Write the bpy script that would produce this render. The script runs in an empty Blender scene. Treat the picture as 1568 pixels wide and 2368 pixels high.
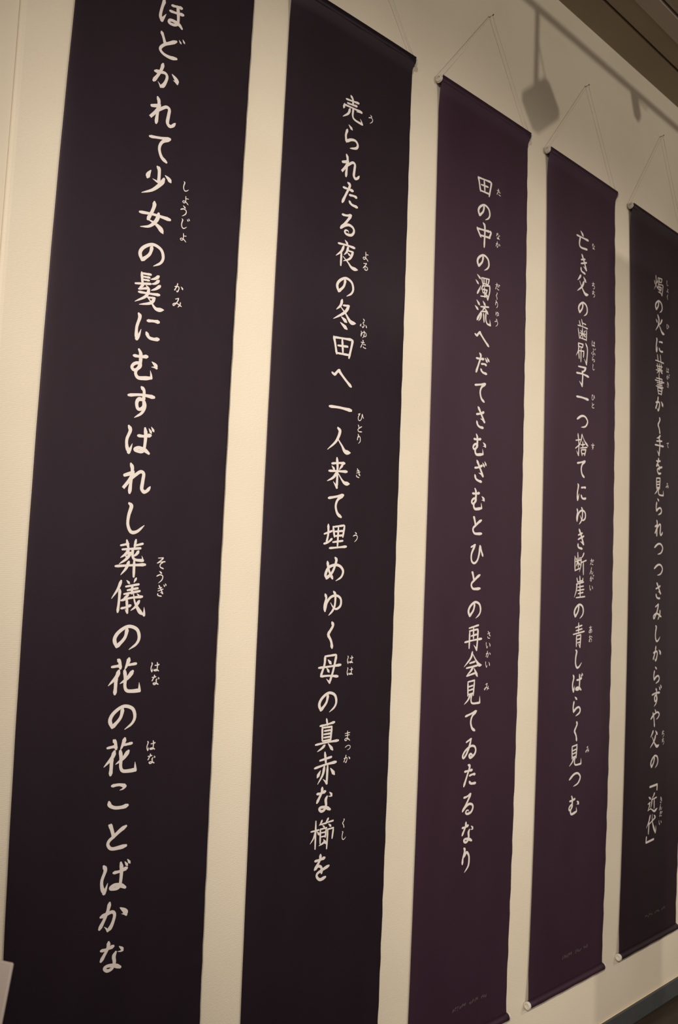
import bpy, math, random
from math import pi, sin, cos, radians
random.seed(7)
sc = bpy.context.scene
COL = sc.collection

# ------------------------------------------------------------ camera
cd = bpy.data.cameras.new('camera')
cam = bpy.data.objects.new('camera', cd)
COL.objects.link(cam)
cam.location = (-1.74086, -1.55087, 1.54326)
cam.rotation_euler = (1.6572953, -0.0419338, -0.7398929)
cd.sensor_fit = 'VERTICAL'
cd.sensor_height = 36.0
cd.lens = 1908.72 / 2368 * 36.0
cd.clip_start = 0.02
cd.dof.use_dof = True
cd.dof.focus_distance = 2.0
cd.dof.aperture_fstop = 6.5
sc.camera = cam

# ------------------------------------------------------------ world, exposure
w = bpy.data.worlds.new('world')
sc.world = w
w.use_nodes = True
bg = w.node_tree.nodes['Background']
bg.inputs[0].default_value = (0.95, 0.81, 0.68, 1)
bg.inputs[1].default_value = 0.50
sc.view_settings.view_transform = 'Standard'
sc.view_settings.look = 'None'
sc.view_settings.gamma = 1.0
sc.view_settings.use_curve_mapping = False
sc.view_settings.exposure = 0.08

# gallery spotlights: (position, aim, watts, cone degrees, blend)
SPOTS = [
    ((-3.40, -3.00, 3.46), (0.35, 0.0, 1.55), 905, 40, 1.0),
    ((-1.80, -3.00, 3.46), (-0.62, 0.0, 1.32), 64, 38, 1.0),
    ((-2.40, -3.00, 3.46), (-1.60, 0.0, 1.80), 30, 60, 1.0),
    ((2.30, -3.00, 3.46), (1.00, 0.0, 1.50), 126, 56, 1.0),
    ((1.60, -6.00, 3.42), (0.70, 0.0, 2.50), 262, 60, 0.6),
]

# ------------------------------------------------------------ helpers
def link(o, parent=None):
    COL.objects.link(o)
    if parent is not None:
        o.parent = parent
    return o

def tag(o, label=None, cat=None, group=None, kind=None):
    if label: o['label'] = label
    if cat: o['category'] = cat
    if group: o['group'] = group
    if kind: o['kind'] = kind
    return o

def empty(name, loc, label, cat, group=None):
    o = bpy.data.objects.new(name, None)
    o.empty_display_size = 0.05
    o.location = loc
    link(o)
    return tag(o, label, cat, group)

def mesh(name, verts, faces, mat, parent=None, smooth=False, origin=(0, 0, 0)):
    me = bpy.data.meshes.new(name)
    me.from_pydata([tuple(v) for v in verts], [], faces)
    me.materials.append(mat)
    if smooth:
        for p in me.polygons: p.use_smooth = True
    me.update()
    o = bpy.data.objects.new(name, me)
    o.location = origin
    return link(o, parent)

class MB:
    def __init__(s): s.v = []; s.f = []
    def box(s, a, b, bev=0.0):
        x0, y0, z0 = a; x1, y1, z1 = b
        n = len(s.v)
        if bev <= 0:
            s.v += [(x0,y0,z0),(x1,y0,z0),(x1,y1,z0),(x0,y1,z0),(x0,y0,z1),(x1,y0,z1),(x1,y1,z1),(x0,y1,z1)]
            s.f += [tuple(n+i for i in f) for f in ((0,3,2,1),(4,5,6,7),(0,1,5,4),(1,2,6,5),(2,3,7,6),(3,0,4,7))]
        else:
            import itertools
            # chamfered box: 24 vertices
            idx = {}
            for sx, sy, sz in itertools.product((0,1),(0,1),(0,1)):
                X = (x0, x1)[sx]; Y = (y0, y1)[sy]; Z = (z0, z1)[sz]
                ix = bev if sx == 0 else -bev; iy = bev if sy == 0 else -bev; iz = bev if sz == 0 else -bev
                for ax, p in (('x',(X, Y+iy, Z+iz)),('y',(X+ix, Y, Z+iz)),('z',(X+ix, Y+iy, Z))):
                    idx[(sx,sy,sz,ax)] = len(s.v); s.v.append(p)
            q = idx
            for a_ in (0,1):
                s.f.append((q[a_,0,0,'x'],q[a_,1,0,'x'],q[a_,1,1,'x'],q[a_,0,1,'x']))
                s.f.append((q[0,a_,0,'y'],q[1,a_,0,'y'],q[1,a_,1,'y'],q[0,a_,1,'y']))
                s.f.append((q[0,0,a_,'z'],q[1,0,a_,'z'],q[1,1,a_,'z'],q[0,1,a_,'z']))
                for b_ in (0,1):
                    s.f.append((q[a_,b_,0,'x'],q[a_,b_,1,'x'],q[a_,b_,1,'y'],q[a_,b_,0,'y']))
                    s.f.append((q[a_,0,b_,'x'],q[a_,1,b_,'x'],q[a_,1,b_,'z'],q[a_,0,b_,'z']))
                    s.f.append((q[0,a_,b_,'y'],q[1,a_,b_,'y'],q[1,a_,b_,'z'],q[0,a_,b_,'z']))
                    for c_ in (0,1):
                        s.f.append((q[a_,b_,c_,'x'],q[a_,b_,c_,'y'],q[a_,b_,c_,'z']))
    def tube(s, pts, r, seg=10, caps=True):
        """tube through a list of points; r is a number or a list"""
        n0 = len(s.v); P = [V3(*p) for p in pts]
        for i, p in enumerate(P):
            d = (P[min(i+1, len(P)-1)] - P[max(i-1, 0)]).normalized()
            up = V3(0,0,1) if abs(d.z) < 0.9 else V3(0,1,0)
            a = d.cross(up).normalized(); b = a.cross(d).normalized()
            rr = r[i] if isinstance(r, (list, tuple)) else r
            for k in range(seg):
                t = 2*pi*k/seg
                s.v.append(tuple(p + a*(rr*cos(t)) + b*(rr*sin(t))))
        for i in range(len(P)-1):
            for k in range(seg):
                k2 = (k+1) % seg
                s.f.append((n0+i*seg+k, n0+i*seg+k2, n0+(i+1)*seg+k2, n0+(i+1)*seg+k))
        if caps:
            s.f.append(tuple(n0+k for k in range(seg))[::-1])
            s.f.append(tuple(n0+(len(P)-1)*seg+k for k in range(seg)))
    def build(s, name, mat, parent=None, smooth=False, origin=(0,0,0)):
        o = mesh(name, s.v, s.f, mat, parent, smooth, origin)
        me = o.data
        import bmesh
        bm = bmesh.new(); bm.from_mesh(me)
        bmesh.ops.recalc_face_normals(bm, faces=bm.faces)
        bm.to_mesh(me); bm.free()
        return o

from mathutils import Vector, Euler
def V3(x, y=None, z=None):
    return Vector((x, y, z)) if y is not None else Vector(x)

# ------------------------------------------------------------ materials
def mat(name, col, rough=0.6, metal=0.0, sheen=0.0, spec=None):
    m = bpy.data.materials.new(name); m.use_nodes = True
    b = m.node_tree.nodes['Principled BSDF']
    b.inputs['Base Color'].default_value = (*col, 1)
    b.inputs['Roughness'].default_value = rough
    b.inputs['Metallic'].default_value = metal
    if sheen:
        b.inputs['Sheen Weight'].default_value = sheen
        b.inputs['Sheen Roughness'].default_value = 0.4
    if spec is not None:
        b.inputs['Specular IOR Level'].default_value = spec
    return m

def nodes(m): return m.node_tree.nodes, m.node_tree.links, m.node_tree.nodes['Principled BSDF']

def bumpify(m, build, strength, dist):
    N, L, b = nodes(m)
    h = build(N, L)
    bp = N.new('ShaderNodeBump'); bp.inputs['Strength'].default_value = strength
    bp.inputs['Distance'].default_value = dist
    L.new(h, bp.inputs['Height']); L.new(bp.outputs[0], b.inputs['Normal'])

def mix_colour(m, c1, c2, scale, detail=2.0, lo=0.35, hi=0.65, stretch=(1,1,1)):
    N, L, b = nodes(m)
    tc = N.new('ShaderNodeTexCoord'); mp = N.new('ShaderNodeMapping'); mp.inputs['Scale'].default_value = stretch
    no = N.new('ShaderNodeTexNoise'); no.inputs['Scale'].default_value = scale; no.inputs['Detail'].default_value = detail
    r = N.new('ShaderNodeValToRGB')
    r.color_ramp.elements[0].position = lo; r.color_ramp.elements[1].position = hi
    r.color_ramp.elements[0].color = (*c1, 1); r.color_ramp.elements[1].color = (*c2, 1)
    L.new(tc.outputs['Object'], mp.inputs[0]); L.new(mp.outputs[0], no.inputs[0])
    L.new(no.outputs[0], r.inputs[0]); L.new(r.outputs[0], b.inputs['Base Color'])

# woven wallpaper: fine horizontal ribs broken up by short threads
WALL_C = (0.74, 0.665, 0.545)
m_wall = mat('woven_wallpaper', WALL_C, 0.85, spec=0.2)
mix_colour(m_wall, (0.72, 0.645, 0.525), (0.76, 0.685, 0.565), 3.0)
def weave(N, L):
    tc = N.new('ShaderNodeTexCoord')
    def noise(scale, detail, stretch):
        mp = N.new('ShaderNodeMapping'); mp.inputs['Scale'].default_value = stretch
        n = N.new('ShaderNodeTexNoise'); n.inputs['Scale'].default_value = scale; n.inputs['Detail'].default_value = detail
        L.new(tc.outputs['Object'], mp.inputs[0]); L.new(mp.outputs[0], n.inputs[0]); return n.outputs[0]
    wv = N.new('ShaderNodeTexWave'); wv.bands_direction = 'Z'; wv.inputs['Scale'].default_value = 88
    wv.inputs['Distortion'].default_value = 3.0; wv.inputs['Detail'].default_value = 2; wv.inputs['Detail Scale'].default_value = 1.2
    L.new(tc.outputs['Object'], wv.inputs[0])
    acc = None
    for out, k in ((wv.outputs['Fac'], 0.35), (noise(150, 2, (1, 1, 1.7)), 1.3), (noise(420, 1, (0.6, 1, 1.6)), 0.5)):
        m = N.new('ShaderNodeMath'); m.operation = 'MULTIPLY'; m.inputs[1].default_value = k
        L.new(out, m.inputs[0])
        if acc is None: acc = m.outputs[0]
        else:
            a = N.new('ShaderNodeMath'); a.operation = 'ADD'; L.new(acc, a.inputs[0]); L.new(m.outputs[0], a.inputs[1]); acc = a.outputs[0]
    return acc
bumpify(m_wall, weave, 0.32, 0.0010)

m_plaster = mat('smooth_plaster', (0.74, 0.665, 0.545), 0.8, spec=0.2)
mix_colour(m_plaster, (0.73, 0.655, 0.535), (0.75, 0.675, 0.555), 2.0)

def cloth_material(name, col, col2):
    m = mat(name, col, 0.52, spec=0.30)
    m.node_tree.nodes['Principled BSDF'].inputs['Specular Tint'].default_value = (1.0, 0.76, 0.96, 1)
    mix_colour(m, col, col2, 9.0, 4.0, stretch=(1, 1, 0.35))
    def h(N, L):
        tc = N.new('ShaderNodeTexCoord')
        n = N.new('ShaderNodeTexNoise'); n.inputs['Scale'].default_value = 900; n.inputs['Detail'].default_value = 2
        L.new(tc.outputs['Object'], n.inputs[0]); return n.outputs[0]
    bumpify(m, h, 0.25, 0.0005)
    return m
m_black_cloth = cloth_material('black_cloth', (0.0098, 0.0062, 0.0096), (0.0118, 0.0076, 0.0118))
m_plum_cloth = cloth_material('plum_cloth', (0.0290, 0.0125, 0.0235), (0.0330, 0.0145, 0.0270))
m_dark_plum = cloth_material('dark_plum_cloth', (0.0160, 0.0085, 0.0120), (0.0190, 0.0105, 0.0145))
m_ink = mat('white_print', (0.73, 0.665, 0.64), 0.7, spec=0.2)
m_faint = mat('faint_grey_print', (0.085, 0.075, 0.070), 0.8, spec=0.1)
m_cap = mat('pale_plastic', (0.66, 0.62, 0.55), 0.35)
m_hole = mat('tube_inside', (0.20, 0.18, 0.16), 0.6)
m_cord = mat('white_cord', (0.70, 0.66, 0.58), 0.7)
m_pin = mat('brass_pin', (0.16, 0.12, 0.08), 0.4, 0.8)
m_base = mat('blue_grey_baseboard', (0.060, 0.067, 0.070), 0.55)
mix_colour(m_base, (0.056, 0.063, 0.067), (0.066, 0.073, 0.076), 20)
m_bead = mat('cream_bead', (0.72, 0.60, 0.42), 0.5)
m_floor = mat('dark_brown_floor', (0.030, 0.020, 0.012), 0.45)
mix_colour(m_floor, (0.022, 0.014, 0.008), (0.042, 0.028, 0.017), 5, 5, stretch=(0.6, 6, 1))
m_ceil = mat('beige_ceiling', (0.30, 0.24, 0.16), 0.8)
mix_colour(m_ceil, (0.28, 0.225, 0.15), (0.32, 0.255, 0.17), 1.5)
m_ceil2 = mat('greyish_ceiling_trim', (0.50, 0.43, 0.36), 0.7)
mix_colour(m_ceil2, (0.40, 0.33, 0.265), (0.44, 0.365, 0.295), 2.0)
m_slot = mat('black_slot', (0.012, 0.014, 0.018), 0.5)
m_lampbody = mat('black_lamp_housing', (0.03, 0.03, 0.03), 0.45)
m_panel = mat('grey_panel', (0.45, 0.43, 0.40), 0.7)
m_card = mat('white_caption_card', (0.62, 0.54, 0.50), 0.6)
m_wood = mat('stand_metal', (0.12, 0.11, 0.10), 0.4, 0.6)

# ------------------------------------------------------------ the room
WY = 0.0135           # face of the wall behind the banners
CZ = 3.626            # ceiling height
def block(name, a, b, m, kind='structure', bev=0.0, parent=None):
    q = MB(); q.box(a, b, bev); o = q.build(name, m, parent)
    if kind and parent is None: o['kind'] = kind
    return o
block('floor', (-4.5, -7.5, -0.12), (6.5, 0.20, 0.0), m_floor)
# main wall with a softly rounded left edge; the wall beyond it is set back
q = MB()
prof = [(-1.212, 0.16), (-1.212, WY+0.009), (-1.2105, WY+0.004), (-1.206, WY+0.0010), (-1.200, WY), (6.5, WY), (6.5, 0.16)]
n = len(prof)
for z in (0.0, CZ):
    for x, y in prof: q.v.append((x, y, z))
for i in range(n): q.f.append((i, (i+1) % n, n+(i+1) % n, n+i))
q.f.append(tuple(range(n))); q.f.append(tuple(range(n, 2*n)))
wb = q.build('wall_back', m_wall); wb['kind'] = 'structure'
block('wall_left', (-4.5, WY+0.007, 0.0), (-1.2125, 0.16, CZ), m_plaster)
# baseboard with its pale bead
block('baseboard_back', (-1.21, WY-0.010, 0.0), (6.5, WY-0.0002, 0.064), m_base, bev=0.0015)
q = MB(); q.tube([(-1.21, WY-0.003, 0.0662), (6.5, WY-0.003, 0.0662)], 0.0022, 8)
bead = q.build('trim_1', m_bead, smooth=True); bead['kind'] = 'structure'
# ceiling: board beside the wall, black slot, stepped boards, second slot, main field
block('ceiling', (-4.5, -7.5, CZ), (6.5, -0.262, CZ+0.10), m_ceil)
block('trim_2', (-4.5, -0.094, CZ), (6.5, 0.16, CZ+0.10), m_ceil)
block('trim_3', (-4.5, -0.103, CZ+0.045), (6.5, -0.0942, CZ+0.10), m_slot)
block('trim_4', (-4.5, -0.176, CZ+0.002), (6.5, -0.1032, CZ+0.10), m_ceil)
block('trim_5', (-4.5, -0.238, CZ-0.004), (6.5, -0.1762, CZ+0.10), m_ceil2)
block('trim_6', (-4.5, -0.246, CZ+0.045), (6.5, -0.2382, CZ+0.10), m_slot)
block('trim_7', (-4.5, -0.2618, CZ+0.004), (6.5, -0.2462, CZ+0.10), m_ceil2)

# ------------------------------------------------------------ lettering
GLYPHS = {
 'ほ': '1|c28 23 22 49 19 73 24 86|f24 86 29 76 36 62|h52 27 68 23 83 20|h47 46 67 43 89 38|c70 21 74 48 74 72 62 82 47 82 50 73 65 71 79 74 88 81',
 'ど': '1|c27 20 33 31 41 50|c75 27 57 40 37 55 27 71 37 81 58 83 79 78|d83 19 90 27|d94 12 101 21',
 'か': '1|c17 42 32 38 48 35 55 42 53 56 46 72 38 79|f38 80 34 74 28 68|c40 11 36 29 27 50 15 71|d70 29 83 39 88 49|f88 50 82 47 74 45',
 'れ': '1|c32 13 37 26 35 59 33 87|k16 44 42 34 42 34 29 57 14 77 14 77 31 55 48 39 61 30 70 34 69 51 67 72 71 80|t69 77 75 81 84 76 92 65',
 'て': '1|h18 32 48 25 79 17|c79 18 57 33 49 54 57 76 73 86',
 '少': '1|v48 8 54 16 55 50|f55 50 48 49 36 46|D29 25 23 37 20 48|d73 24 84 30 91 37|p70 35 63 50 38 77 7 95',
 '女': '1|v47 8 47 20 41 39 31 61|n31 61 52 66 69 75 80 87|p62 36 57 56 38 78 11 88|h6 49 48 43 97 42',
 'の': '1|c50 31 44 54 23 76|t22 76 16 57 27 39 52 25 77 32 85 52 78 69 58 83',
 '髪': '.8|v25 9 30 39|h27 11 52 8|h31 19 49 17|h31 27 48 25|h9 43 53 33|p33 40 20 54|h20 55 48 46|d40 40 50 48|p76 6 66 15 52 21|p77 18 67 28 55 33|p82 31 70 42 56 50|h20 63 51 60 81 56|p50 48 42 69 11 91|h47 71 68 68|p68 69 57 84 24 96|n46 70 57 80 74 96 98 93',
 'に': '1|c25 20 29 29 22 57 23 86|f24 87 29 79 35 60|h52 33 69 30 85 29|c51 65 59 76 73 78 88 75',
 'む': '1|c33 14 39 25 39 51 32 66 22 70 16 64 21 55 31 50 40 51 39 59 30 68 28 79 36 88 55 86 74 82|f74 82 73 74 70 63|h19 33 39 32 58 28|d73 39 84 46 87 52|f88 53 81 52 72 53',
 'す': '1|h12 38 49 31 86 31|c48 11 56 20 56 45|t56 44 43 43 37 53 40 67 48 69 57 60 57 47 61 59 53 78 33 93',
 'ば': '1|c19 17 24 28 16 51 17 69 23 83|f23 84 27 76 32 61|h47 38 65 37 83 32|c66 16 69 34 67 68 60 78 43 77 41 73 52 69 69 73 81 80|d77 15 85 26|d84 10 92 21',
 'し': '1|t34 14 41 21 35 44 34 68 44 86 61 84 81 67',
 '葬': '.8|h18 22 39 17|v34 8 40 28|h59 20 80 14|v60 5 57 24|h23 32 74 26|p41 31 34 42 19 53|h31 42 47 39|p47 39 36 55 16 69|d31 46 39 53|p69 34 63 42 53 49|k52 31 53 48 61 56 83 57|f83 57 81 50 79 45|h6 75 46 71 90 67|p43 62 36 79 22 96|v58 58 59 99',
 '儀': '.75|p25 11 17 32 1 56|v23 33 22 63 20 89|d40 9 49 17|p67 3 61 14|h39 25 75 18|h44 34 73 28|h35 44 79 35|v57 21 57 42|h28 60 55 53 87 49|p47 46 33 56|v43 54 47 91|f47 91 43 87 40 82|h29 80 42 77 55 72|n61 40 67 64 81 86 94 96|f95 96 95 88 94 76|p79 60 69 75 56 85|d71 42 78 47',
 '花': '1|h13 26 37 23|v29 8 34 14 37 30|p60 6 56 19 49 34|h58 22 80 19|p33 36 27 51 6 72|v26 51 26 76 25 93|p72 38 58 55 38 68|k49 37 52 53 52 75 58 86 73 88 93 87|f94 88 93 77 92 67',
 'こ': '1|h31 21 51 20 68 25|f68 26 62 31 53 34|c25 60 28 69 42 76 62 77 77 74',
 'と': '1|v29 18 34 23 43 49|c76 26 61 34 42 48 30 57 28 67 38 77 60 77 78 75',
 'な': '1|h22 26 36 26 55 22|c42 9 40 24 23 52|d72 26 80 33 82 37|f82 38 76 39 68 38|c63 38 58 48 60 64 54 77 41 80 33 72 42 68 60 71 77 79',
 '売': '.85|v40 2 49 12 51 32|h20 22 49 18 76 14|h26 34 50 31 68 28|D14 40 10 58|h11 45 51 42 90 40|f90 41 81 43 67 48|p38 50 31 69 8 89|k52 45 51 70 62 80 95 82|f95 82 91 74 85 66',
 'ら': '1|d36 7 52 18|c31 26 25 48 29 69|t29 68 48 55 68 51 79 61 73 75 45 86',
 'た': '1|h24 28 45 27 66 26|c43 6 52 13 38 45 22 79|h52 45 70 42 83 43|c52 66 63 74 88 75',
 'る': '1|h25 20 42 18 63 11|c63 12 43 40 20 67|t21 66 35 54 55 46 73 50 78 62 68 76 48 80 38 75 42 68 52 67 55 72',
 '夜': '.85|d41 1 54 12|h13 20 48 16 84 15|p37 23 27 43 5 63|v28 46 27 89|p56 21 50 38 39 51|h56 32 78 31|p78 31 65 56 37 72|d53 40 66 46|n36 58 57 71 75 84 102 84',
 '冬': '.95|p40 0 34 19 17 36|h46 16 70 12|p70 13 52 38 6 69|n34 23 55 39 79 62 103 62|d39 55 62 67|d36 74 65 89',
 '田': '.9|v11 25 17 42 26 77|h13 27 48 23 87 19|v87 20 91 27 79 80|v47 25 52 68|h30 50 71 45|h24 75 77 71',
 'へ': '1|v10 40 22 46|c21 46 37 29 44 31|c37 28 59 46 78 60 93 70',
 '一': '1.1|h6 48 48 45 98 46',
 '人': '1|p45 10 54 21 39 53 5 83|n44 42 64 63 79 80 103 81',
 '来': '.9|h26 24 55 19 79 17|d26 31 38 42|p72 22 57 40|h15 48 50 45 90 42|v46 4 50 36 50 95|f50 96 42 87 34 79|p48 50 33 67 9 80|n55 53 70 70 83 79 104 79',
 '埋': '.8|h7 43 38 32|v22 13 23 42 17 70|h7 73 23 68 39 56|v42 18 49 49|h43 19 87 11|v90 12 84 47|h48 33 85 28|h49 47 84 42|v64 16 63 79|h43 66 84 59|h30 85 63 81 100 76',
 'め': '1|c25 27 32 53 48 77|c56 13 61 23 47 57 23 78|t23 78 19 65 31 44 58 35 79 39 91 53 84 71 62 84',
 'ゆ': '.9|c21 26 26 38 20 60 23 77|t23 77 28 53 45 34 69 29 86 39 86 59 70 70 56 65 44 51|t55 17 63 28 62 59 53 76 38 90',
 'く': '1.05|c54 11 58 22 39 48|c39 48 53 68 58 88',
 '母': '.85|v32 14 30 39 17 73|h17 74 49 73 87 76|h31 14 75 10|v78 11 67 57 54 93|f54 94 47 88 40 82|h7 48 51 45 97 41|d43 24 57 37|d39 49 50 62',
 '真': '.78|h23 23 52 20 81 15|v48 3 53 22|v32 25 34 67|h33 29 71 28|v71 28 68 68|h41 39 65 38|h40 49 66 48|h40 59 66 58|h35 69 68 67|h7 78 52 74 100 72|p45 82 32 91 15 99|d58 78 78 99',
 '赤': '.9|h28 27 74 20|v47 4 53 38|h8 48 50 41 94 37|D32 57 20 76|p47 47 41 71 22 97|v60 45 59 98|f59 98 52 91 43 84|d72 54 89 74',
 '櫛': '.68|h4 36 35 35|v22 7 23 90|p23 37 15 57 2 72|d28 39 38 50|p47 8 41 17 35 22|h42 20 66 18|d49 23 58 30|p72 5 65 14 59 21|h67 17 92 15|d73 22 84 31|v41 33 42 77|h42 34 66 33|v65 34 62 60|h45 45 62 45|h46 57 62 57|p62 72 52 78 37 83|d55 66 65 80|h70 38 94 37|v94 38 90 68|v71 38 69 96',
 'を': '1|h25 27 44 26 63 23|c46 11 44 27 25 52|c26 52 38 44 51 50 53 67|c82 50 55 58 36 66 35 76 48 86 69 82',
 '中': '.95|v10 28 18 40 33 58|h12 31 49 26 85 21|v87 20 94 24 83 48|h26 53 88 45|v46 -1 56 14 54 92',
 '濁': '.68|d16 10 37 22|d8 33 25 45|D39 48 30 65 18 84|v43 18 50 38|h42 16 89 10|v89 10 82 32|v56 16 58 33|v71 14 71 33|h49 36 82 33|p54 39 39 65|h53 45 92 35|v92 35 92 59 81 92|f81 92 76 85 66 79|v48 60 52 73|h48 59 77 56|v76 56 71 71|h51 72 72 70|v60 49 63 87|h38 89 69 83|d65 75 81 79',
 '流': '.8|d16 9 34 24|d7 33 26 44|D45 44 34 63 20 85|d53 4 68 18|h41 29 88 19|p67 23 50 42|h45 46 79 39|d65 28 85 47|p45 52 41 72 29 87|v58 51 62 83|k72 48 72 70 81 85 100 87|f100 87 98 76 96 66',
 'だ': '1|h22 30 47 28 65 25|c41 8 48 18 36 50 22 82|h52 46 70 43 81 45|c49 66 60 76 84 78|d73 19 87 33|d84 15 98 28',
 'さ': '1|h31 39 55 33 73 25|v39 11 49 22 77 60|f78 61 68 55 54 52|c33 65 39 78 53 84 71 84',
 'ざ': '1|h29 38 49 34 71 25|v40 10 50 23 77 62|f77 63 67 57 52 54|c30 64 36 77 51 83 69 85|d73 14 85 28|d85 8 95 22',
 'ひ': '.95|h20 28 43 18|c44 18 24 51 25 77 41 85 58 73 68 47 71 20|c72 20 79 37 89 56',
 '再': '.85|h23 19 76 8|v27 29 26 90|h25 29 71 23|v74 23 73 58 69 96|f69 97 60 87 51 79|v48 16 49 56|h35 47 68 41|h0 69 48 62 96 57',
 '会': '.9|p46 4 37 26 1 56|n47 10 69 36 86 51 102 52|h32 44 61 39|h14 61 77 53|p51 59 39 72 19 85|h17 89 64 80|d57 62 78 92',
 '見': '.82|v26 10 28 60|h27 10 63 6|v63 7 58 59|h31 28 54 24|h32 41 55 37|h31 55 57 52|p42 55 29 74 8 89|k49 55 46 77 56 88 95 88|f96 87 96 76 95 64',
 'ゐ': '.95|h28 24 55 14|c55 15 45 42 30 67 15 79 10 70 26 52 54 40 75 43 83 57 75 72 54 81 47 73 55 68 65 74',
 'り': '1|c36 0 41 9 32 36 30 55|t36 32 51 17 64 29 67 47 63 68 43 87',
 '亡': '1|d30 5 52 22|h-1 34 44 32 92 30|k27 34 20 68 33 80 81 75',
 'き': '1|h35 35 65 25|h34 53 77 37|v40 10 55 32 76 70|f76 71 64 65 51 61|c33 72 37 86 66 91',
 '父': '1|p32 7 20 22 7 35|d54 8 73 27|p57 29 42 55 4 84|n23 35 43 61 68 82 94 78',
 '歯': '.65|v40 3 49 27|h48 17 74 18|v21 13 31 34|h10 36 47 33 88 33|v13 49 24 91|h24 87 76 86|v81 42 79 88|v46 40 50 83|h26 66 72 62|d30 53 42 59|p69 47 58 58|p44 67 27 85|d53 67 71 74',
 '刷': '.75|h16 13 54 11|v54 11 48 26|h19 27 48 26|p16 13 17 43 -1 71|v18 47 23 79|h19 46 60 40|v60 39 56 67|v37 32 36 91|v73 2 88 27 81 94|f81 94 73 84 62 73',
 '子': '1|h18 15 77 10|p77 11 65 25 44 36|v47 30 52 48 48 94|f48 95 40 88 25 77|h3 46 50 42 99 45',
 'つ': '1|t12 44 46 26 76 25 95 43 78 66 44 75',
 '捨': '.72|h4 37 39 29|v20 6 28 50 26 97|f26 98 18 90 10 80|h2 71 40 47|p52 4 45 31 31 50|n54 7 74 32 102 50|h45 51 74 45|v58 35 59 63|h40 65 92 55|v45 73 54 95|h46 72 84 66|v83 67 73 93|h54 87 73 85',
 '断': '.72|v12 25 14 85|h14 85 49 74|v33 8 39 70|h20 47 57 38|d18 30 28 41|p52 28 43 38|p33 47 21 67|d39 49 52 60|p81 8 71 23 58 30|p59 29 59 59 47 89|h61 49 100 38|v77 45 79 99',
 '崖': '.75|v52 6 56 30|v30 15 36 32|h34 32 77 24|v77 14 75 28|h26 41 83 30|p31 40 27 67 12 96|h39 53 82 47|v54 39 58 94|h35 67 86 61|h41 80 80 74|h26 97 94 91',
 '青': '.8|h28 21 77 12|v51 2 52 45|h32 34 79 26|h11 49 96 37|v37 53 37 99|h40 55 68 51|v70 52 65 101|f65 102 60 96 51 88|h43 70 64 67|h44 84 64 81',
 '燭': '.62|p22 2 25 42 3 79|d6 29 15 50|D40 24 31 39|d25 51 40 65|v43 10 47 30|h43 8 86 3|v86 3 79 24|v59 7 60 27|h46 28 80 23|p53 31 40 61|h49 39 96 33|v96 33 90 64 83 89|f83 90 76 83 67 76|v45 53 48 69|h47 53 79 50|v77 50 73 65|h47 67 74 65|v61 41 62 80|h45 80 76 81',
 '火': '1|p38 0 51 20 43 52 15 83|d21 24 33 39|p83 14 67 36 50 45|n42 39 63 60 84 80 108 82',
 '葉': '.65|h13 33 55 31 98 31|v33 0 41 36|v63 -4 70 36|h22 59 84 53|v31 46 36 71|v52 43 54 69|v72 41 72 67|h33 70 74 67|h18 80 86 72|v55 57 51 96|p49 77 26 96|d60 76 84 86',
 '書': '.68|v48 -2 60 52|h21 20 81 15|v81 15 77 34|h9 32 55 30 101 29|h28 41 82 37|h31 51 82 47|h19 60 92 56|v34 65 44 96|h38 65 83 63|v82 63 72 95|h42 79 74 77|h45 93 72 92',
 '手': '.95|p63 -2 48 9 27 16|h25 30 79 23|h10 50 56 48 95 47|v50 9 59 43 50 95|f50 96 42 86 30 76',
 'み': '.95|h30 25 58 12|c60 13 46 46 18 80 12 68 43 56 87 71|t76 41 73 62 54 86',
 'や': '.95|t5 50 33 32 69 22 88 33 76 48 58 55|d43 7 54 21|c24 22 35 48 42 87',
 '﹁': '1.1|k13 66 86 63|k86 63 84 88',
 '﹂': '1.1|k-6 -5 -8 21|k-8 21 66 17',
 '近': '.8|p62 0 51 13 37 22|p37 25 35 47 25 68|h37 28 82 23|v59 28 61 71|d4 11 24 23|h0 44 21 38|p17 41 12 57 -2 75|n-1 74 28 70 62 85 93 75',
 '代': '.9|p25 -1 14 25 -9 53|v15 28 12 83|h15 40 76 17|n45 -2 49 36 77 87|f79 88 84 73 84 56|d61 3 76 15',
 'う': '1|d40 8 50 14 62 24|t20 46 48 34 72 44 66 72 36 98',
 'よ': '1|h50 34 84 28|c50 8 53 40 50 72 32 86 18 76 32 64 58 70 84 90',
 'そ': '1|h26 14 70 10|p70 12 50 30 18 52|h18 52 50 42 86 38|c70 42 48 58 46 80 74 92',
 'い': '1|c16 22 18 52 32 82|f32 82 40 72 46 58|d66 28 80 44 84 66',
 'ま': '1|h22 26 80 20|h24 46 76 40|c52 4 53 50 50 76 34 90 20 80 36 68 60 74 82 90',
 'ふ': '1|d42 4 52 10 62 22|c58 32 44 46 60 66 44 90|f44 90 34 84 28 74|D22 58 14 70 10 84|d74 56 84 66 92 82',
 'ん': '1|c54 6 36 50 14 92|t16 90 38 52 54 58 56 84 72 88 92 56',
 'あ': '1|h22 24 50 24 78 16|c46 4 42 46 50 88|t68 36 54 70 28 88 16 74 40 50 72 48 84 70 56 94',
 'お': '1|h18 32 60 24|t38 6 38 56 34 88 18 78 48 52 76 58 78 80 54 94|d68 18 80 26 88 38',
 'ち': '1|h20 30 78 20|t48 4 42 36 24 62 54 46 78 60 72 84 38 96',
 'じ': '1|t34 14 41 21 35 44 34 68 44 86 61 84 81 67|d80 2 84 8 90 18|d92 -6 97 0 102 10',
 'ぎ': '1|h35 35 65 25|h34 53 77 37|v40 10 55 32 76 70|f76 71 64 65 51 61|c33 72 37 86 66 91|d80 2 84 8 90 18|d92 -6 97 0 102 10',
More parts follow.
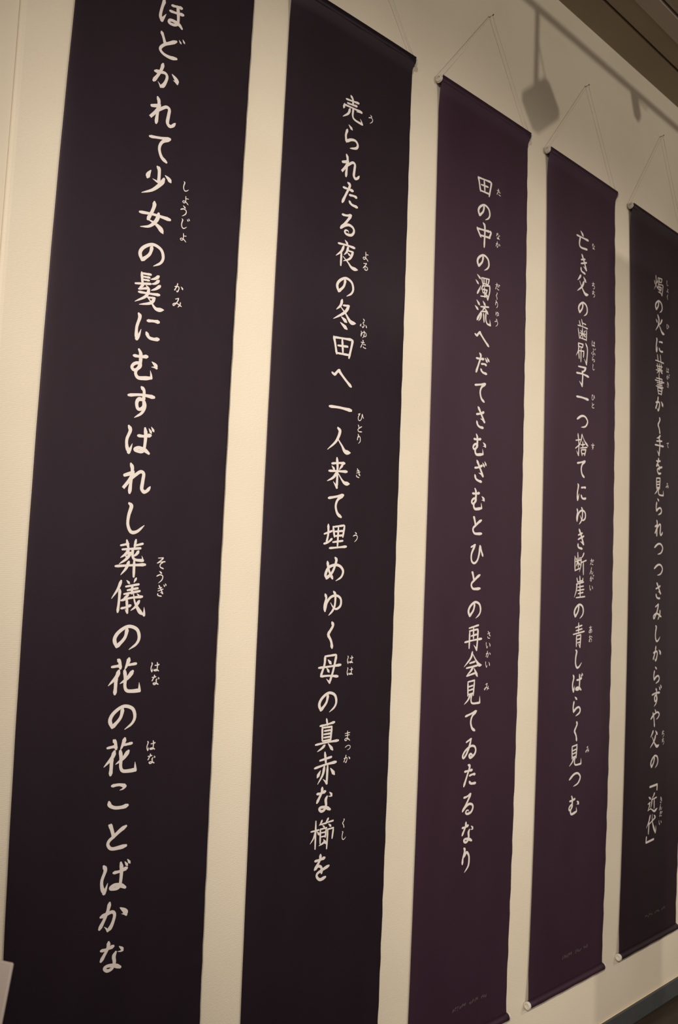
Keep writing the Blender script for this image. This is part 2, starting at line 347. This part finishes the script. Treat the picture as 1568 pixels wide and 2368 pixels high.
 'が': '1|c17 42 32 38 48 35 55 42 53 56 46 72 38 79|f38 80 34 74 28 68|c40 11 36 29 27 50 15 71|d70 29 83 39 88 49|f88 50 82 47 74 45|d80 2 84 8 90 18|d92 -6 97 0 102 10',
 'ぶ': '1|d42 4 52 10 62 22|c58 32 44 46 60 66 44 90|f44 90 34 84 28 74|D22 58 14 70 10 84|d74 56 84 66 92 82|d80 2 84 8 90 18|d92 -6 97 0 102 10',
 'ず': '1|h12 38 49 31 86 31|c48 11 56 20 56 45|t56 44 43 43 37 53 40 67 48 69 57 60 57 47 61 59 53 78 33 93|d80 2 84 8 90 18|d92 -6 97 0 102 10',
 'は': '1|c19 17 24 28 16 51 17 69 23 83|f23 84 27 76 32 61|h47 38 65 37 83 32|c66 16 69 34 67 68 60 78 43 77 41 73 52 69 69 73 81 80',
}
POEMS = {1: 'ほどかれて少女の髪にむすばれし葬儀の花の花ことばかな', 2: '売られたる夜の冬田へ一人来て埋めゆく母の真赤な櫛を', 3: '田の中の濁流へだてさむざむとひとの再会見てゐたるなり', 4: '亡き父の歯刷子一つ捨てにゆき断崖の青しばらく見つむ', 5: '燭の火に葉書かく手を見られつつさみしからずや父の﹁近代﹂'}
RUBY = {
 1: [('し', 0.881, 4.827), ('ょ', 0.911, 5.209), ('う', 0.883, 5.531), ('じ', 0.9, 5.894), ('ょ', 0.919, 6.274), ('か', 0.882, 7.733), ('み', 0.88, 8.128), ('そ', 0.866, 15.105), ('う', 0.868, 15.465), ('ぎ', 0.88, 15.824), ('は', 0.867, 17.79), ('な', 0.888, 18.137), ('は', 0.868, 19.796), ('な', 0.888, 20.152)],
 2: [('よ', 0.843, 4.772), ('る', 0.856, 5.138), ('ふ', 0.866, 7.037), ('ゆ', 0.876, 7.385), ('た', 0.88, 7.743), ('ひ', 0.894, 10.102), ('と', 0.882, 10.482), ('り', 0.869, 10.837), ('き', 0.879, 11.902), ('う', 0.888, 13.929), ('う', 0.843, -0.036), ('は', 0.872, 17.76), ('は', 0.877, 18.121), ('ま', 0.876, 20.123), ('っ', 0.905, 20.483), ('か', 0.887, 20.838), ('く', 0.861, 22.8), ('し', 0.882, 23.172)],
 3: [('た', 0.873, -0.057), ('な', 0.881, 1.731), ('か', 0.881, 2.082), ('だ', 0.883, 3.752), ('く', 0.872, 4.114), ('り', 0.874, 4.47), ('ゅ', 0.914, 4.816), ('う', 0.882, 5.166), ('さ', 0.873, 16.943), ('い', 0.861, 17.305), ('か', 0.871, 17.657), ('い', 0.866, 18.008), ('み', 0.853, 18.832)],
 4: [('な', 0.845, -0.049), ('ち', 0.85, 1.746), ('ち', 0.857, 2.121), ('は', 0.87, 4.388), ('ぶ', 0.864, 4.76), ('ら', 0.878, 5.081), ('し', 0.888, 5.432), ('ひ', 0.876, 6.78), ('と', 0.872, 7.15), ('す', 0.891, 8.94), ('だ', 0.94, 13.94), ('ん', 0.937, 14.305), ('が', 0.95, 14.655), ('い', 0.936, 15.02), ('あ', 0.953, 16.805), ('お', 0.958, 17.181), ('み', 0.954, 21.842)],
 5: [('し', 0.926, -0.419), ('ょ', 0.954, -0.049), ('く', 0.927, 0.302), ('ひ', 0.924, 1.835), ('は', 0.902, 4.076), ('が', 0.914, 4.44), ('き', 0.912, 4.79), ('て', 0.9, 7.829), ('み', 0.883, 9.847), ('ち', 0.805, 21.784), ('ち', 0.824, 22.143), ('き', 0.774, 24.908), ('ん', 0.759, 25.248), ('だ', 0.781, 25.594), ('い', 0.764, 25.976)],
}
COLUMN = {1: (-0.32231, 0.90705), 2: (-0.12307, 0.90704), 3: (0.07708, 0.90375), 4: (0.27763, 0.90407), 5: (0.4779, 0.90336)}
PITCH = 0.02873
LENS_BOW = [[-0.00214, 0.00738], [0.01447, -0.09092], [-0.01275, 0.21886], [-0.0027, -0.14474], [0.00173, 0.00931], [-0.01655, -0.01569], [0.1377, 0.06127], [-0.12877, -0.10182], [0.00638, 0.07256], [0.01838, 0.03339], [-0.05912, -0.0565], [0.06947, -0.01099], [-0.05558, -0.01484], [-0.0102, 0.02957], [0.02892, -0.00114]]

S = 2.8          # banner length in metres; X, Z below are in banner lengths
Z0 = 0.0885
def lens_bow(X, Z):
    """position in metres, with a slight lens distortion built into cloth and print"""
    dx = dz = 0.0; k = 0
    for i in range(5):
        for j in range(5-i):
            t = X**i * Z**j; dx += LENS_BOW[k][0]*t; dz += LENS_BOW[k][1]*t; k += 1
    return ((X+dx)*S, (Z+dz+Z0)*S)

PROFILE = {
 'h': [(0,.55),(.08,.80),(.3,.66),(.6,.64),(.82,.85),(.94,1.05),(1,.70)],
 'v': [(0,.55),(.08,1.10),(.3,.88),(.7,.84),(.92,1.0),(1,.65)],
 'p': [(0,.65),(.1,1.10),(.45,.86),(.8,.52),(1,.16)],
 'n': [(0,.30),(.4,.66),(.78,1.38),(.9,1.0),(1,.12)],
 'd': [(0,.25),(.35,.85),(.75,1.30),(.93,1.05),(1,.55)],
 'D': [(0,.25),(.35,.85),(.72,1.30),(.92,1.05),(1,.55)],
 'c': [(0,.55),(.07,1.0),(.3,.78),(.7,.78),(.92,1.02),(1,.65)],
 't': [(0,.55),(.07,.98),(.4,.76),(.7,.84),(.9,.56),(1,.16)],
 'k': [(0,.75),(.06,.92),(.4,.78),(.7,.80),(.95,.95),(1,.80)],
 'f': [(0,.95),(.5,.60),(1,.12)],
}
def lerp_profile(t, pr):
    for (a, va), (b, vb) in zip(pr, pr[1:]):
        if t <= b: return va + (vb-va)*(t-a)/(b-a)
    return pr[-1][1]

def smooth_path(pts, per=6):
    """Catmull-Rom through the points; a repeated point is a sharp corner"""
    runs, cur = [], [pts[0]]
    for a in pts[1:]:
        if a == cur[-1]:
            runs.append(cur); cur = [a]
        else: cur.append(a)
    runs.append(cur)
    out = []
    for r in runs:
        if len(r) < 2: continue
        if len(r) == 2:
            seg = [(r[0][0]+(r[1][0]-r[0][0])*i/4, r[0][1]+(r[1][1]-r[0][1])*i/4) for i in range(5)]
        else:
            seg = []
            P = [(2*r[0][0]-r[1][0], 2*r[0][1]-r[1][1])] + r + [(2*r[-1][0]-r[-2][0], 2*r[-1][1]-r[-2][1])]
            for i in range(1, len(P)-2):
                p0, p1, p2, p3 = P[i-1:i+3]
                for s in range(per):
                    t = s/per
                    seg.append(tuple(0.5*(2*p1[k]+(p2[k]-p0[k])*t+(2*p0[k]-5*p1[k]+4*p2[k]-p3[k])*t*t+(3*p1[k]-p0[k]-3*p2[k]+p3[k])*t**3) for k in (0,1)))
            seg.append(r[-1])
        out += seg if not out else seg[1:]
    return out

def stroke_polys(typ, pts, w0):
    """outline strip of one brush stroke, em units: list of (left, right)"""
    path = smooth_path(pts)
    d = [0.0]
    for a, b in zip(path, path[1:]): d.append(d[-1]+math.hypot(b[0]-a[0], b[1]-a[1]))
    tot = d[-1] or 1
    w0 = min(w0, w0*0.62 + tot*0.13) if typ not in 'dDf' else min(w0, tot*0.42)
    strip = []
    for i, p in enumerate(path):
        a = path[max(i-1, 0)]; b = path[min(i+1, len(path)-1)]
        tx, ty = b[0]-a[0], b[1]-a[1]; l = math.hypot(tx, ty) or 1
        nx, ny = -ty/l, tx/l
        hw = 0.5*w0*lerp_profile(d[i]/tot, PROFILE[typ])
        strip.append((p, (nx, ny), hw))
    # rounded ends
    def cap(k, sgn):
        p, nrm, hw = strip[k]; dx, dy = nrm[1]*sgn, -nrm[0]*sgn
        return [((p[0]+dx*hw*c, p[1]+dy*hw*c), nrm, hw*s_) for c, s_ in ((0.92, 0.38), (0.6, 0.80))]
    return cap(0, -1) + strip + cap(len(strip)-1, 1)[::-1]

def add_glyph(V, F, ch, cx, cz, em, wmul, y):
    small = 1.0
    if ch in 'っゃゅょ':
        small = 0.78; ch = {'っ': 'つ', 'ゃ': 'や', 'ゅ': 'ゆ', 'ょ': 'よ'}[ch]
    yy = y
    parts = GLYPHS[ch].split('|'); w = float(parts[0])*wmul
    for st in parts[1:]:
        v = list(map(float, st[1:].split()))
        pts = [(v[i], v[i+1]) for i in range(0, len(v), 2)]
        rows = stroke_polys(st[0], pts, 10.8*w)
        n0 = len(V)
        for p, nrm, hw in rows:
            yy -= 0.0000035                       # overlapping strokes never share one plane
            for s in (1, -1):
                ex = (p[0]+nrm[0]*hw*s-50)/100*em*small; ez = -(p[1]+nrm[1]*hw*s-50)/100*em*small
                X, Z = lens_bow(cx+ex, cz+ez)
                V.append((X, yy, Z))
        for i in range(len(rows)-1):
            F.append((n0+2*i, n0+2*i+1, n0+2*i+3, n0+2*i+2))

# ------------------------------------------------------------ the hanging banners
BANNERS = {
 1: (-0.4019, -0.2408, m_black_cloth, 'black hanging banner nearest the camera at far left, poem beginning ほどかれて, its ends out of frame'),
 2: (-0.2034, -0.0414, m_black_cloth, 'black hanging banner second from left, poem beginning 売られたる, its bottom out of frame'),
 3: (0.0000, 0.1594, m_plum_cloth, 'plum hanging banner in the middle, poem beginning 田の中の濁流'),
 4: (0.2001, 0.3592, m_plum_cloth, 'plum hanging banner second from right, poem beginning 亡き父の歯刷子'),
 5: (0.4011, 0.5602, m_dark_plum, 'dark hanging banner at far right, poem beginning 燭の火に葉書'),
}
PINS = {1: (-0.905, 3.345), 2: (-0.340, 3.350), 3: (0.2338, 3.3622), 4: (0.8017, 3.3887), 5: (1.3726, 3.4315)}
ROD_R = 0.0105
ROD_Y = 0.0015

def edge_wave(b, side, u):
    a = 0.0001*sin(u*95+b*2.1+side)+0.0003*sin(u*9+b*3+side*2)
    if side: a += 0.00015*sin(u*171+b)+0.00012*sin(u*263+b*1.3)
    return a

def build_banner(b):
    xl, xr, cloth, label = BANNERS[b]
    bx = lens_bow((xl+xr)/2, 0.0)
    root = empty('hanging_banner', (bx[0], 0.0, bx[1]), label, 'banner', 'poem banners hanging on the wall')
    ox, oy, oz = root.location
    org = (0, 0, 0)
    def loc(v): return (v[0]-ox, v[1]-oy, v[2]-oz)
    W = xr-xl
    # cloth: a thin sheet, front and back, wrapped over both rods, edges rippling and curling
    NX, NZ = 24, 150
    rt = (ROD_R+0.0012)/S
    V = []; Fc = []
    for layer, off in ((0, 0.0), (1, 0.0007)):
        for j in range(NZ+1):
            u = j/NZ; Z = u
            pinch = 0.0022*(1-math.exp(-(min(u, 1-u))*S/0.035))
            for i in range(NX+1):
                s = i/NX
                s = 0.5-0.5*cos(pi*s)*(0.55+0.45*abs(cos(pi*s)))
                e = min(s, 1-s)*W*S          # metres from the side edge
                X = xl+pinch + (W-2*pinch)*s
                side = 0 if s < 0.5 else 1
                k = math.exp(-e/0.012)
                X += k*edge_wave(b, side, u)*1.3/S*min(1, min(u, 1-u)*25)
                x, z = lens_bow(X, Z)
                ends = min(1, min(u, 1-u)*S/0.10)
                y = 0.0008 + ends*((0.0085*math.exp(-e/0.030) if side == 0 else 0.0005*k) + 0.0007*k*side*(sin(u*170+b*1.7)+0.5*sin(u*287+b)) + 0.0003*math.exp(-e/0.05)*sin(u*6.3+b+side))
                if u > 0.5: y -= 0.0108*(0.5+0.5*cos(pi*min(1, (1-u)*S/0.045)))
                y = min(y, WY-0.0012)
                V.append(loc((x, y+off, z)))
    n = (NX+1)*(NZ+1)
    for j in range(NZ):
        for i in range(NX):
            a = j*(NX+1)+i
            Fc.append((a, a+1, a+NX+2, a+NX+1)); Fc.append((n+a, n+a+NX+1, n+a+NX+2, n+a+1))
    for j in range(NZ):
        a = j*(NX+1); Fc.append((a, a+NX+1, n+a+NX+1, n+a)); a += NX; Fc.append((a, n+a, n+a+NX+1, a+NX+1))
    for i in range(NX):
        a = i; Fc.append((a, n+a, n+a+1, a+1)); a = NZ*(NX+1)+i; Fc.append((a, a+1, n+a+1, n+a))
    cl = mesh('cloth', V, Fc, cloth, root, True)
    # rods in cloth sleeves, with tube ends
    ends = {}
    for nm, Z in (('top_rod', 1.0), ('bottom_rod', 0.0)):
        a = lens_bow(xl, Z); c = lens_bow(xr, Z)
        r = ROD_R if Z == 1.0 else ROD_R+0.0012
        zz = -r*0.92 if Z == 1.0 else 0.0
        A = V3(a[0]+0.000, ROD_Y, a[1]+zz); B = V3(c[0], ROD_Y, c[1]+zz)
        d = (B-A).normalized()
        q = MB(); pts = []; rr = []
        for t in range(13):
            f = t/12
            pts.append(loc(A+(B-A)*f)); rr.append(r*(1+0.05*sin(f*23+b+Z)))
        q.tube(pts, rr, 20)
        rod = q.build(nm, cloth, root, True)
        for s, P in ((-1, A), (1, B)):
            q = MB(); P0 = P; P1 = P+d*s*0.008
            # ring-shaped end cap with a sunken middle
            seg = 20; prof = [(0.0, r*0.97), (0.0075, r*0.97), (0.009, r*0.88), (0.009, r*0.62), (0.005, r*0.55), (0.005, 0.0003)]
            up = V3(0, 0, 1); a1 = d.cross(up).normalized()
            for (dd, ra) in prof:
                for k in range(seg):
                    t = 2*pi*k/seg
                    q.v.append(loc(P+d*s*dd+a1*(ra*cos(t))+up*(ra*sin(t))))
            for m_ in range(len(prof)-1):
                for k in range(seg):
                    k2 = (k+1) % seg
                    q.f.append((m_*seg+k, m_*seg+k2, (m_+1)*seg+k2, (m_+1)*seg+k))
            cp = q.build('end_cap', m_cap, rod, False)
            cp['label'] = 'pale plastic rod end cap'
            ends[(nm, s)] = P+d*s*0.004
    # cord over the pin
    px, pz = PINS[b]
    q = MB(); L_ = ends[('top_rod', -1)]; R_ = ends[('top_rod', 1)]
    P_ = V3(px, WY-0.012, pz)
    pts = []
    for k in range(11):
        f = k/10; p = L_+(P_-L_)*f; pts.append(loc((p.x, p.y, p.z+ROD_R*(1-f))))
    pts.append(loc((P_.x+0.002, P_.y, P_.z+0.0015)))
    for k in range(1, 11):
        f = k/10; p = P_+(R_-P_)*f; pts.append(loc((p.x, p.y, p.z+ROD_R*f)))
    q.tube(pts, 0.0009, 8)
    for e in (L_, R_):     # the cord's loop round the rod end
        q.tube([loc((e.x, e.y+(ROD_R+0.0012)*cos(t*pi/6), e.z+(ROD_R+0.0012)*sin(t*pi/6))) for t in range(13)], 0.0013, 6)
    q.build('cord', m_cord, root, True)
    # printing
    xc, zc = COLUMN[b]
    for k, ch in enumerate(POEMS[b]):
        V = []; F_ = []
        add_glyph(V, F_, ch, xc, zc-k*PITCH, PITCH, 1.0, 0.0002)
        mesh('printed_character', [loc(v) for v in V], F_, m_ink, cl)
    for ch, dx, dz in RUBY[b]:
        V = []; F_ = []
        add_glyph(V, F_, ch, xc+dx*PITCH, zc-dz*PITCH, PITCH*0.345, 0.95, 0.0002)
        mesh('small_reading_character', [loc(v) for v in V], F_, m_ink, cl)
    # faint credit line near the bottom hem, too small to read in the photograph
    V = []; F_ = []; x = xc-0.012
    rnd = random.Random(b)
    for n_, gap in ((6, 0.006), (4, 0.005), (3, 0)):
        for _ in range(n_):
            for s_ in range(4):
                x0 = x+rnd.uniform(0, .0022); z0_ = 0.0362+rnd.uniform(-.0016, .0016)
                hx, hz = rnd.choice(((.0011, .0001), (.0002, .0013), (.0007, .0009)))
                t = .00022
                P4 = [lens_bow(x0-hx-t, z0_-hz-t), lens_bow(x0+hx+t, z0_-hz+t*.2), lens_bow(x0+hx+t, z0_+hz+t), lens_bow(x0-hx-t, z0_-hz*.4+t)]
                n0 = len(V); V += [(p[0], 0.0001-0.000004*(n0 % 20), p[1]) for p in P4]; F_.append((n0, n0+1, n0+2, n0+3))
            x += 0.0036
        x += gap
    lt = mesh('credit_lettering', [loc(v) for v in V], F_, m_faint, cl); lt['label'] = 'faint grey credit line above the bottom rod'; lt['kind'] = 'stuff'
    return root

for b in (1, 2, 3, 4, 5):
    build_banner(b)
PIN_LABEL = {1: 'small metal pin in the wall above the leftmost black banner, out of frame',
 2: 'small metal pin in the wall above the second banner from left, out of frame',
 3: 'small metal pin holding the cord of the middle plum banner',
 4: 'small metal pin holding the cord of the second banner from right',
 5: 'small metal pin holding the cord of the rightmost banner'}
for b, (px, pz) in PINS.items():
    q = MB(); q.tube([(0, 0.004, 0), (0, -0.0150, 0.0012), (0, -0.0155, 0.0012), (0, -0.0175, 0.0014)], [0.0010, 0.0010, 0.0024, 0.0020], 12)
    o = q.build('wall_pin', m_pin, None, True, (px, WY, pz-0.0018)); tag(o, PIN_LABEL[b], 'pin', 'pins above the banners')

# ------------------------------------------------------------ caption board on a stand, only its corner in frame
CS_Z = 1.0563
def caption_stand():
    r = empty('caption_stand', (-1.3044, -0.50, 0.0), 'white caption board on a stand, only its corner seen at the lower left', 'sign')
    R3 = Euler((radians(78), 0, radians(-60))).to_matrix()
    q = MB(); q.box((-0.30, -0.21, -0.005), (0.0, 0.0, 0.0), 0.0015)
    bd = q.build('board', m_card, r); bd.location = (0, 0, CS_Z); bd.rotation_euler = (radians(78), 0, radians(-60))
    c = R3 @ Vector((-0.15, -0.15, -0.012))
    q = MB(); q.tube([(c.x, c.y, 0.018), (c.x, c.y, CS_Z+c.z)], 0.009, 14); q.build('pole', m_wood, r, True)
    q = MB(); q.tube([(c.x, c.y, 0.0), (c.x, c.y, 0.012), (c.x, c.y, 0.02)], [0.13, 0.13, 0.11], 32); q.build('base', m_wood, r)
caption_stand()

# ------------------------------------------------------------ lighting track and spotlights overhead (outside the frame)
def track(y, x0, x1, z):
    q = MB(); q.box((x0, y-0.018, z), (x1, y+0.018, z+0.032), 0.002)
    o = q.build('lighting_track', m_lampbody)
    return o
t1 = track(-3.00, -4.0, 4.0, CZ-0.0325)
tag(t1, 'black lighting track under the ceiling, parallel to the banner wall, outside the frame', 'lighting track')
t2 = track(-6.00, -3.0, 4.0, CZ-0.0325)
tag(t2, 'black lighting track under the ceiling, farthest from the banner wall, outside the frame', 'lighting track')

SPOT_LABEL = ['black track spotlight aimed at the middle banners from the left, outside the frame',
 'black narrow-beam track spotlight aimed at the second black banner, outside the frame',
 'black track spotlight aimed at the wall left of the banners, outside the frame',
 'black track spotlight aimed at the right-hand banners, outside the frame',
 'black track spotlight on the farthest track, outside the frame']
for i, (pos, aim, watts, cone, blend) in enumerate(SPOTS):
    P = V3(*pos); A = V3(*aim); d = (A-P).normalized()
    r = empty('track_spotlight', (P.x, P.y, CZ-0.0325), SPOT_LABEL[i], 'spotlight')
    rot = d.to_track_quat('-Z', 'Y').to_euler()
    q = MB(); q.tube([(0, 0, 0), (0, 0, P.z-(CZ-0.0325)+0.02)], 0.008, 10); q.build('stem', m_lampbody, r, True)
    q = MB(); q.tube([(0, 0, 0.10), (0, 0, 0.09), (0, 0, -0.012)], [0.03, 0.042, 0.045], 24, caps=False)
    q.f.append(tuple(range(24)))
    h = q.build('housing', m_lampbody, r, True); h.location = (0, 0, P.z-(CZ-0.0325)); h.rotation_euler = rot
    ld = bpy.data.lights.new('spotlight_beam', 'SPOT'); ld.energy = watts; ld.spot_size = radians(cone); ld.spot_blend = blend
    ld.shadow_soft_size = 0.045 if pos[1] < -5 else 0.06 if pos[0] > 2 else 0.018; ld.color = (1.0, 0.905, 0.78)
    lo = bpy.data.objects.new('spotlight_beam', ld); link(lo); lo.location = P+d*0.016; lo.rotation_euler = rot

# suspended rail with two flat lamps, whose soft shadows fall on the wall above the banners
RY = -1.20
o = MB(); o.box((-1.2, RY-0.012, 3.495), (4.2, RY+0.012, 3.520), 0.002)
rail = o.build('suspended_rail', m_lampbody)
tag(rail, 'thin suspended rail carrying flat lamps, its shadow crosses the top of the wall', 'rail')
def flat_lamp(x, ox_, ang, drop, w_, h_, label):
    r = empty('flat_lamp', (x, RY, 3.495), label, 'lamp', 'flat lamps on the suspended rail')
    q = MB(); q.tube([(0, 0, 0), (0, 0, -drop)], 0.011, 10); q.build('stem', m_lampbody, r, True)
    q = MB(); q.box((-w_/2, -0.022, -h_/2), (w_/2, 0.022, h_/2), 0.018)
    h = q.build('housing', m_lampbody, r); h.location = (ox_, 0, -drop-h_*0.35); h.rotation_euler = (0, radians(ang), 0)
    q = MB(); q.tube([(0.008, 0, -drop*0.4), (0.04, 0.0, -drop*0.75), (0.075, 0, -drop)], 0.003, 6); q.build('power_cord', m_lampbody, r, True)
flat_lamp(0.718, 0.026, -41, 0.215, 0.165, 0.115, 'flat rectangular lamp nearer the left on the suspended rail, outside the frame')
flat_lamp(1.258, 0.0, 70, 0.012, 0.10, 0.048, 'small flat lamp at the right of the suspended rail, outside the frame')
# rail hangers
for x in (-0.9, 1.9, 3.9):
    q = MB(); q.tube([(0, 0, 0), (0, 0, CZ-3.520)], 0.004, 8)
    h = q.build('rail_hanger', m_lampbody, rail); h.location = (x, RY, 3.520)

# unseen narrow panel added behind the camera to throw the pale shadow over the right-hand banners
pr = empty('shadow_panel', (1.334, -1.95, 0.0), 'unseen tall narrow grey panel added behind the camera to cast a shadow, outside the frame', 'panel')
q = MB(); q.box((-0.162, -0.02, 0.03), (0.162, 0.02, 3.02), 0.004); q.build('board', m_panel, pr)
q = MB(); q.box((-0.20, -0.16, 0.0), (0.20, 0.16, 0.03), 0.004); q.build('foot', m_lampbody, pr)
